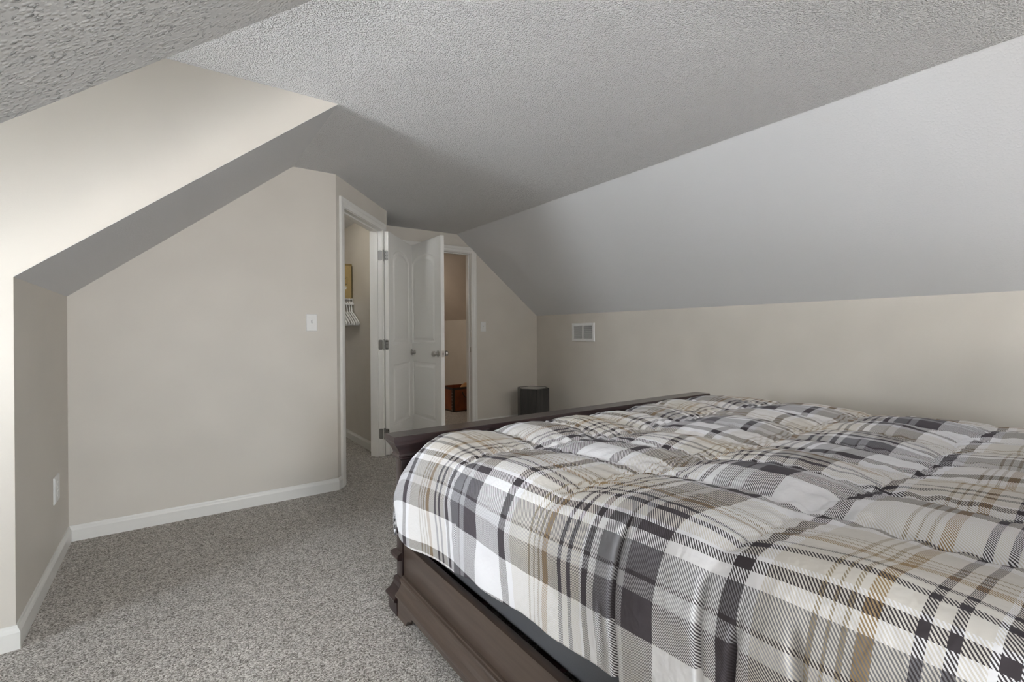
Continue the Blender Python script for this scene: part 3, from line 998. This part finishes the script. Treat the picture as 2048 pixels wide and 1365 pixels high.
prism(bm, [Vector((x, pr, z)) for x, z in ((0.058, 0.200), (0.075, 0.203), (0.082, 0.185), (0.108, 0.208), (0.113, 0.203), (0.090, 0.176), (0.094, 0.156), (0.070, 0.156), (0.076, 0.172))], Vector((0, 0.0011, 0)))
done('printed_symbol', bm, 'ink', mk)
bm = bmesh.new(); box(bm, 0.035, 0.118, pr, -0.1301, 0.095, 0.124)
lb = done('shipping_label', bm, 'paper', bxr)
bm = bmesh.new(); box(bm, 0.055, 0.112, pr - 0.0003, pr, 0.108, 0.112)
done('label_line', bm, 'ink', lb)
tag(bxr, 'brown cardboard box with a black printed mark on the closet shelf', 'box')

def hanger():
    r = root('clothes_hanger')
    bm = bmesh.new()
    hook = [(0, 0.018 * math.cos(a) , 0.018 * math.sin(a)) for a in [math.radians(x) for x in range(-30, 200, 20)]]
    hook = [(0, -p[1], p[2]) for p in hook][::-1]
    pts = [(0, 0, -0.085), (0, 0, -0.055), (0, 0.004, -0.035)] + [(0, 0.018 * math.cos(math.radians(a)), 0.018 * math.sin(math.radians(a))) for a in range(-50, 190, 20)]
    tube(bm, pts, 0.0060, 8)
    done('hook', bm, 'plastic', r, smooth=True)
    bm = bmesh.new()
    w = 0.205
    loop = [(0, 0, -0.078), (0, 0.03, -0.086), (0, 0.12, -0.135), (0, w - 0.012, -0.182), (0, w, -0.193), (0, w - 0.004, -0.205), (0, w - 0.02, -0.209),
            (0, 0, -0.209), (0, -w + 0.02, -0.209), (0, -w + 0.004, -0.205), (0, -w, -0.193), (0, -w + 0.012, -0.182), (0, -0.12, -0.135), (0, -0.03, -0.086), (0, 0, -0.078)]
    tube(bm, loop, 0.0078, 8)
    done('body', bm, 'plastic', r, smooth=True)
    return r
hg0 = hanger()
for i, (xx, rz, tilt) in enumerate(((1.499, 0.03, 0.0), (1.477, 0.03, 0.0), (1.453, 0.03, 0.0), (1.431, 0.03, 0.0), (1.405, 0.03, 0.0), (1.380, 0.03, 0.0))):
    if i == 0:
        o = hg0
    else:
        o = hg0.copy(); COL.objects.link(o)
        for ch in hg0.children:
            c = ch.copy(); COL.objects.link(c); c.parent = o
    o.location = (xx, SY - 0.012, SZ - 0.052 - 0.0040)
    o.rotation_euler = (0, tilt, rz)
    tag(o, 'white plastic clothes hanger on the rod below the closet shelf', 'hanger', 'hangers on the closet rod')

# ------------------------------------------------------------------ leather crate in the hall
def crate():
    L, W, Ht, th = 0.46, 0.34, 0.335, 0.014
    # near corner on the floor at (3.169, 5.85); long side runs along +x, short side along +y with a slight turn
    ang = math.radians(1.0)
    r = root('leather_crate', (3.172, 5.852, 0.0), ang)
    def side(nm, x0, x1, y0, y1):
        bm = bmesh.new(); box(bm, x0, x1, y0, y1, 0.004, Ht); return done(nm, bm, 'leather', r, bevel=0.002, segs=1)
    side('front_panel', 0, L, 0, th); side('back_panel', 0, L, W - th, W)
    side('side_panel', 0, th, th, W - th); side('side_panel', L - th, L, th, W - th)
    bm = bmesh.new(); box(bm, th, L - th, th, W - th, 0.004, 0.014); done('bottom', bm, 'leather', r)
    def strap(nm, *a):
        bm = bmesh.new(); box(bm, *a); return done(nm, bm, 'leather_dark', r, bevel=0.001, segs=1)
    e = 0.003
    for x in (0, L):
        for y in (0, W):
            xa, xb = (x - e, x + 0.030) if x == 0 else (x - 0.030, x + e)
            ya, yb = (y - e, y + 0.030) if y == 0 else (y - 0.030, y + e)
            bm = bmesh.new()
            if y == 0: box(bm, xa, xb, -e, 0.0, 0.0, Ht)
            else: box(bm, xa, xb, W, W + e, 0.0, Ht)
            if x == 0: box(bm, -e, 0.0, ya, yb, 0.0, Ht)
            else: box(bm, L, L + e, ya, yb, 0.0, Ht)
            cs = done('corner_strip', bm, 'leather_dark', r)
            if y == 0 and x == 0:
                for k in range(7):
                    for py in (0.006, 0.024):
                        bm = bmesh.new()
                        lathe(bm, [(0, 0), (0.0035, 0), (0.002, 0.003), (0, 0.0035)], 8, Matrix.Translation((-e, py, 0.03 + k * 0.046)) @ Matrix.Rotation(-math.pi / 2, 4, 'Y'))
                        done('rivet', bm, 'nickel', cs)
    strap('rim', -e, L + e, -e, 0.0, Ht - 0.030, Ht + 0.002)
    strap('rim', -e, 0.0, 0, W, Ht - 0.030, Ht + 0.002)
    strap('rim', -e, L + e, W, W + e, Ht - 0.030, Ht + 0.002)
    strap('rim', L, L + e, 0, W, Ht - 0.030, Ht + 0.002)
    strap('base_band', -e, 0.0, 0.03, W - 0.03, 0.0, 0.022)
    strap('base_band', 0.03, L - 0.03, -e, 0.0, 0.0, 0.012)
    bm = bmesh.new()
    pts = [(0.225 + 0.075 * math.cos(a), -0.012 - 0.006 * math.sin(-a), 0.272 + 0.085 * math.sin(a)) for a in [math.radians(x) for x in range(180, 361, 12)]]
    tube(bm, pts, 0.0065, 8)
    done('handle', bm, 'leather_dark', r, smooth=True)
    return tag(r, 'brown leather crate with dark trim standing in the hall', 'crate')
crate()
bm = bmesh.new()
segs = 24
rings = []
for i in range(13):
    a = math.pi * i / 12
    rr = math.sin(a)
    rings.append([(0.115 * math.cos(a), (0.10 * max(rr, 0.001)) * math.cos(2 * math.pi * k / segs), 0.175 + (0.175 * max(rr, 0.001)) * math.sin(2 * math.pi * k / segs) * (1.0 + 0.06 * math.sin(5 * 2 * math.pi * k / segs))) for k in range(segs)])
loft(bm, rings)
o = done('cloth_bundle', bm, 'tan', None, smooth=True)
o.location = (3.172 + 0.30, 5.852 + 0.17, 0.0155)
tag(o, 'tan rounded bundle showing above the rim of brown crate', 'bundle')
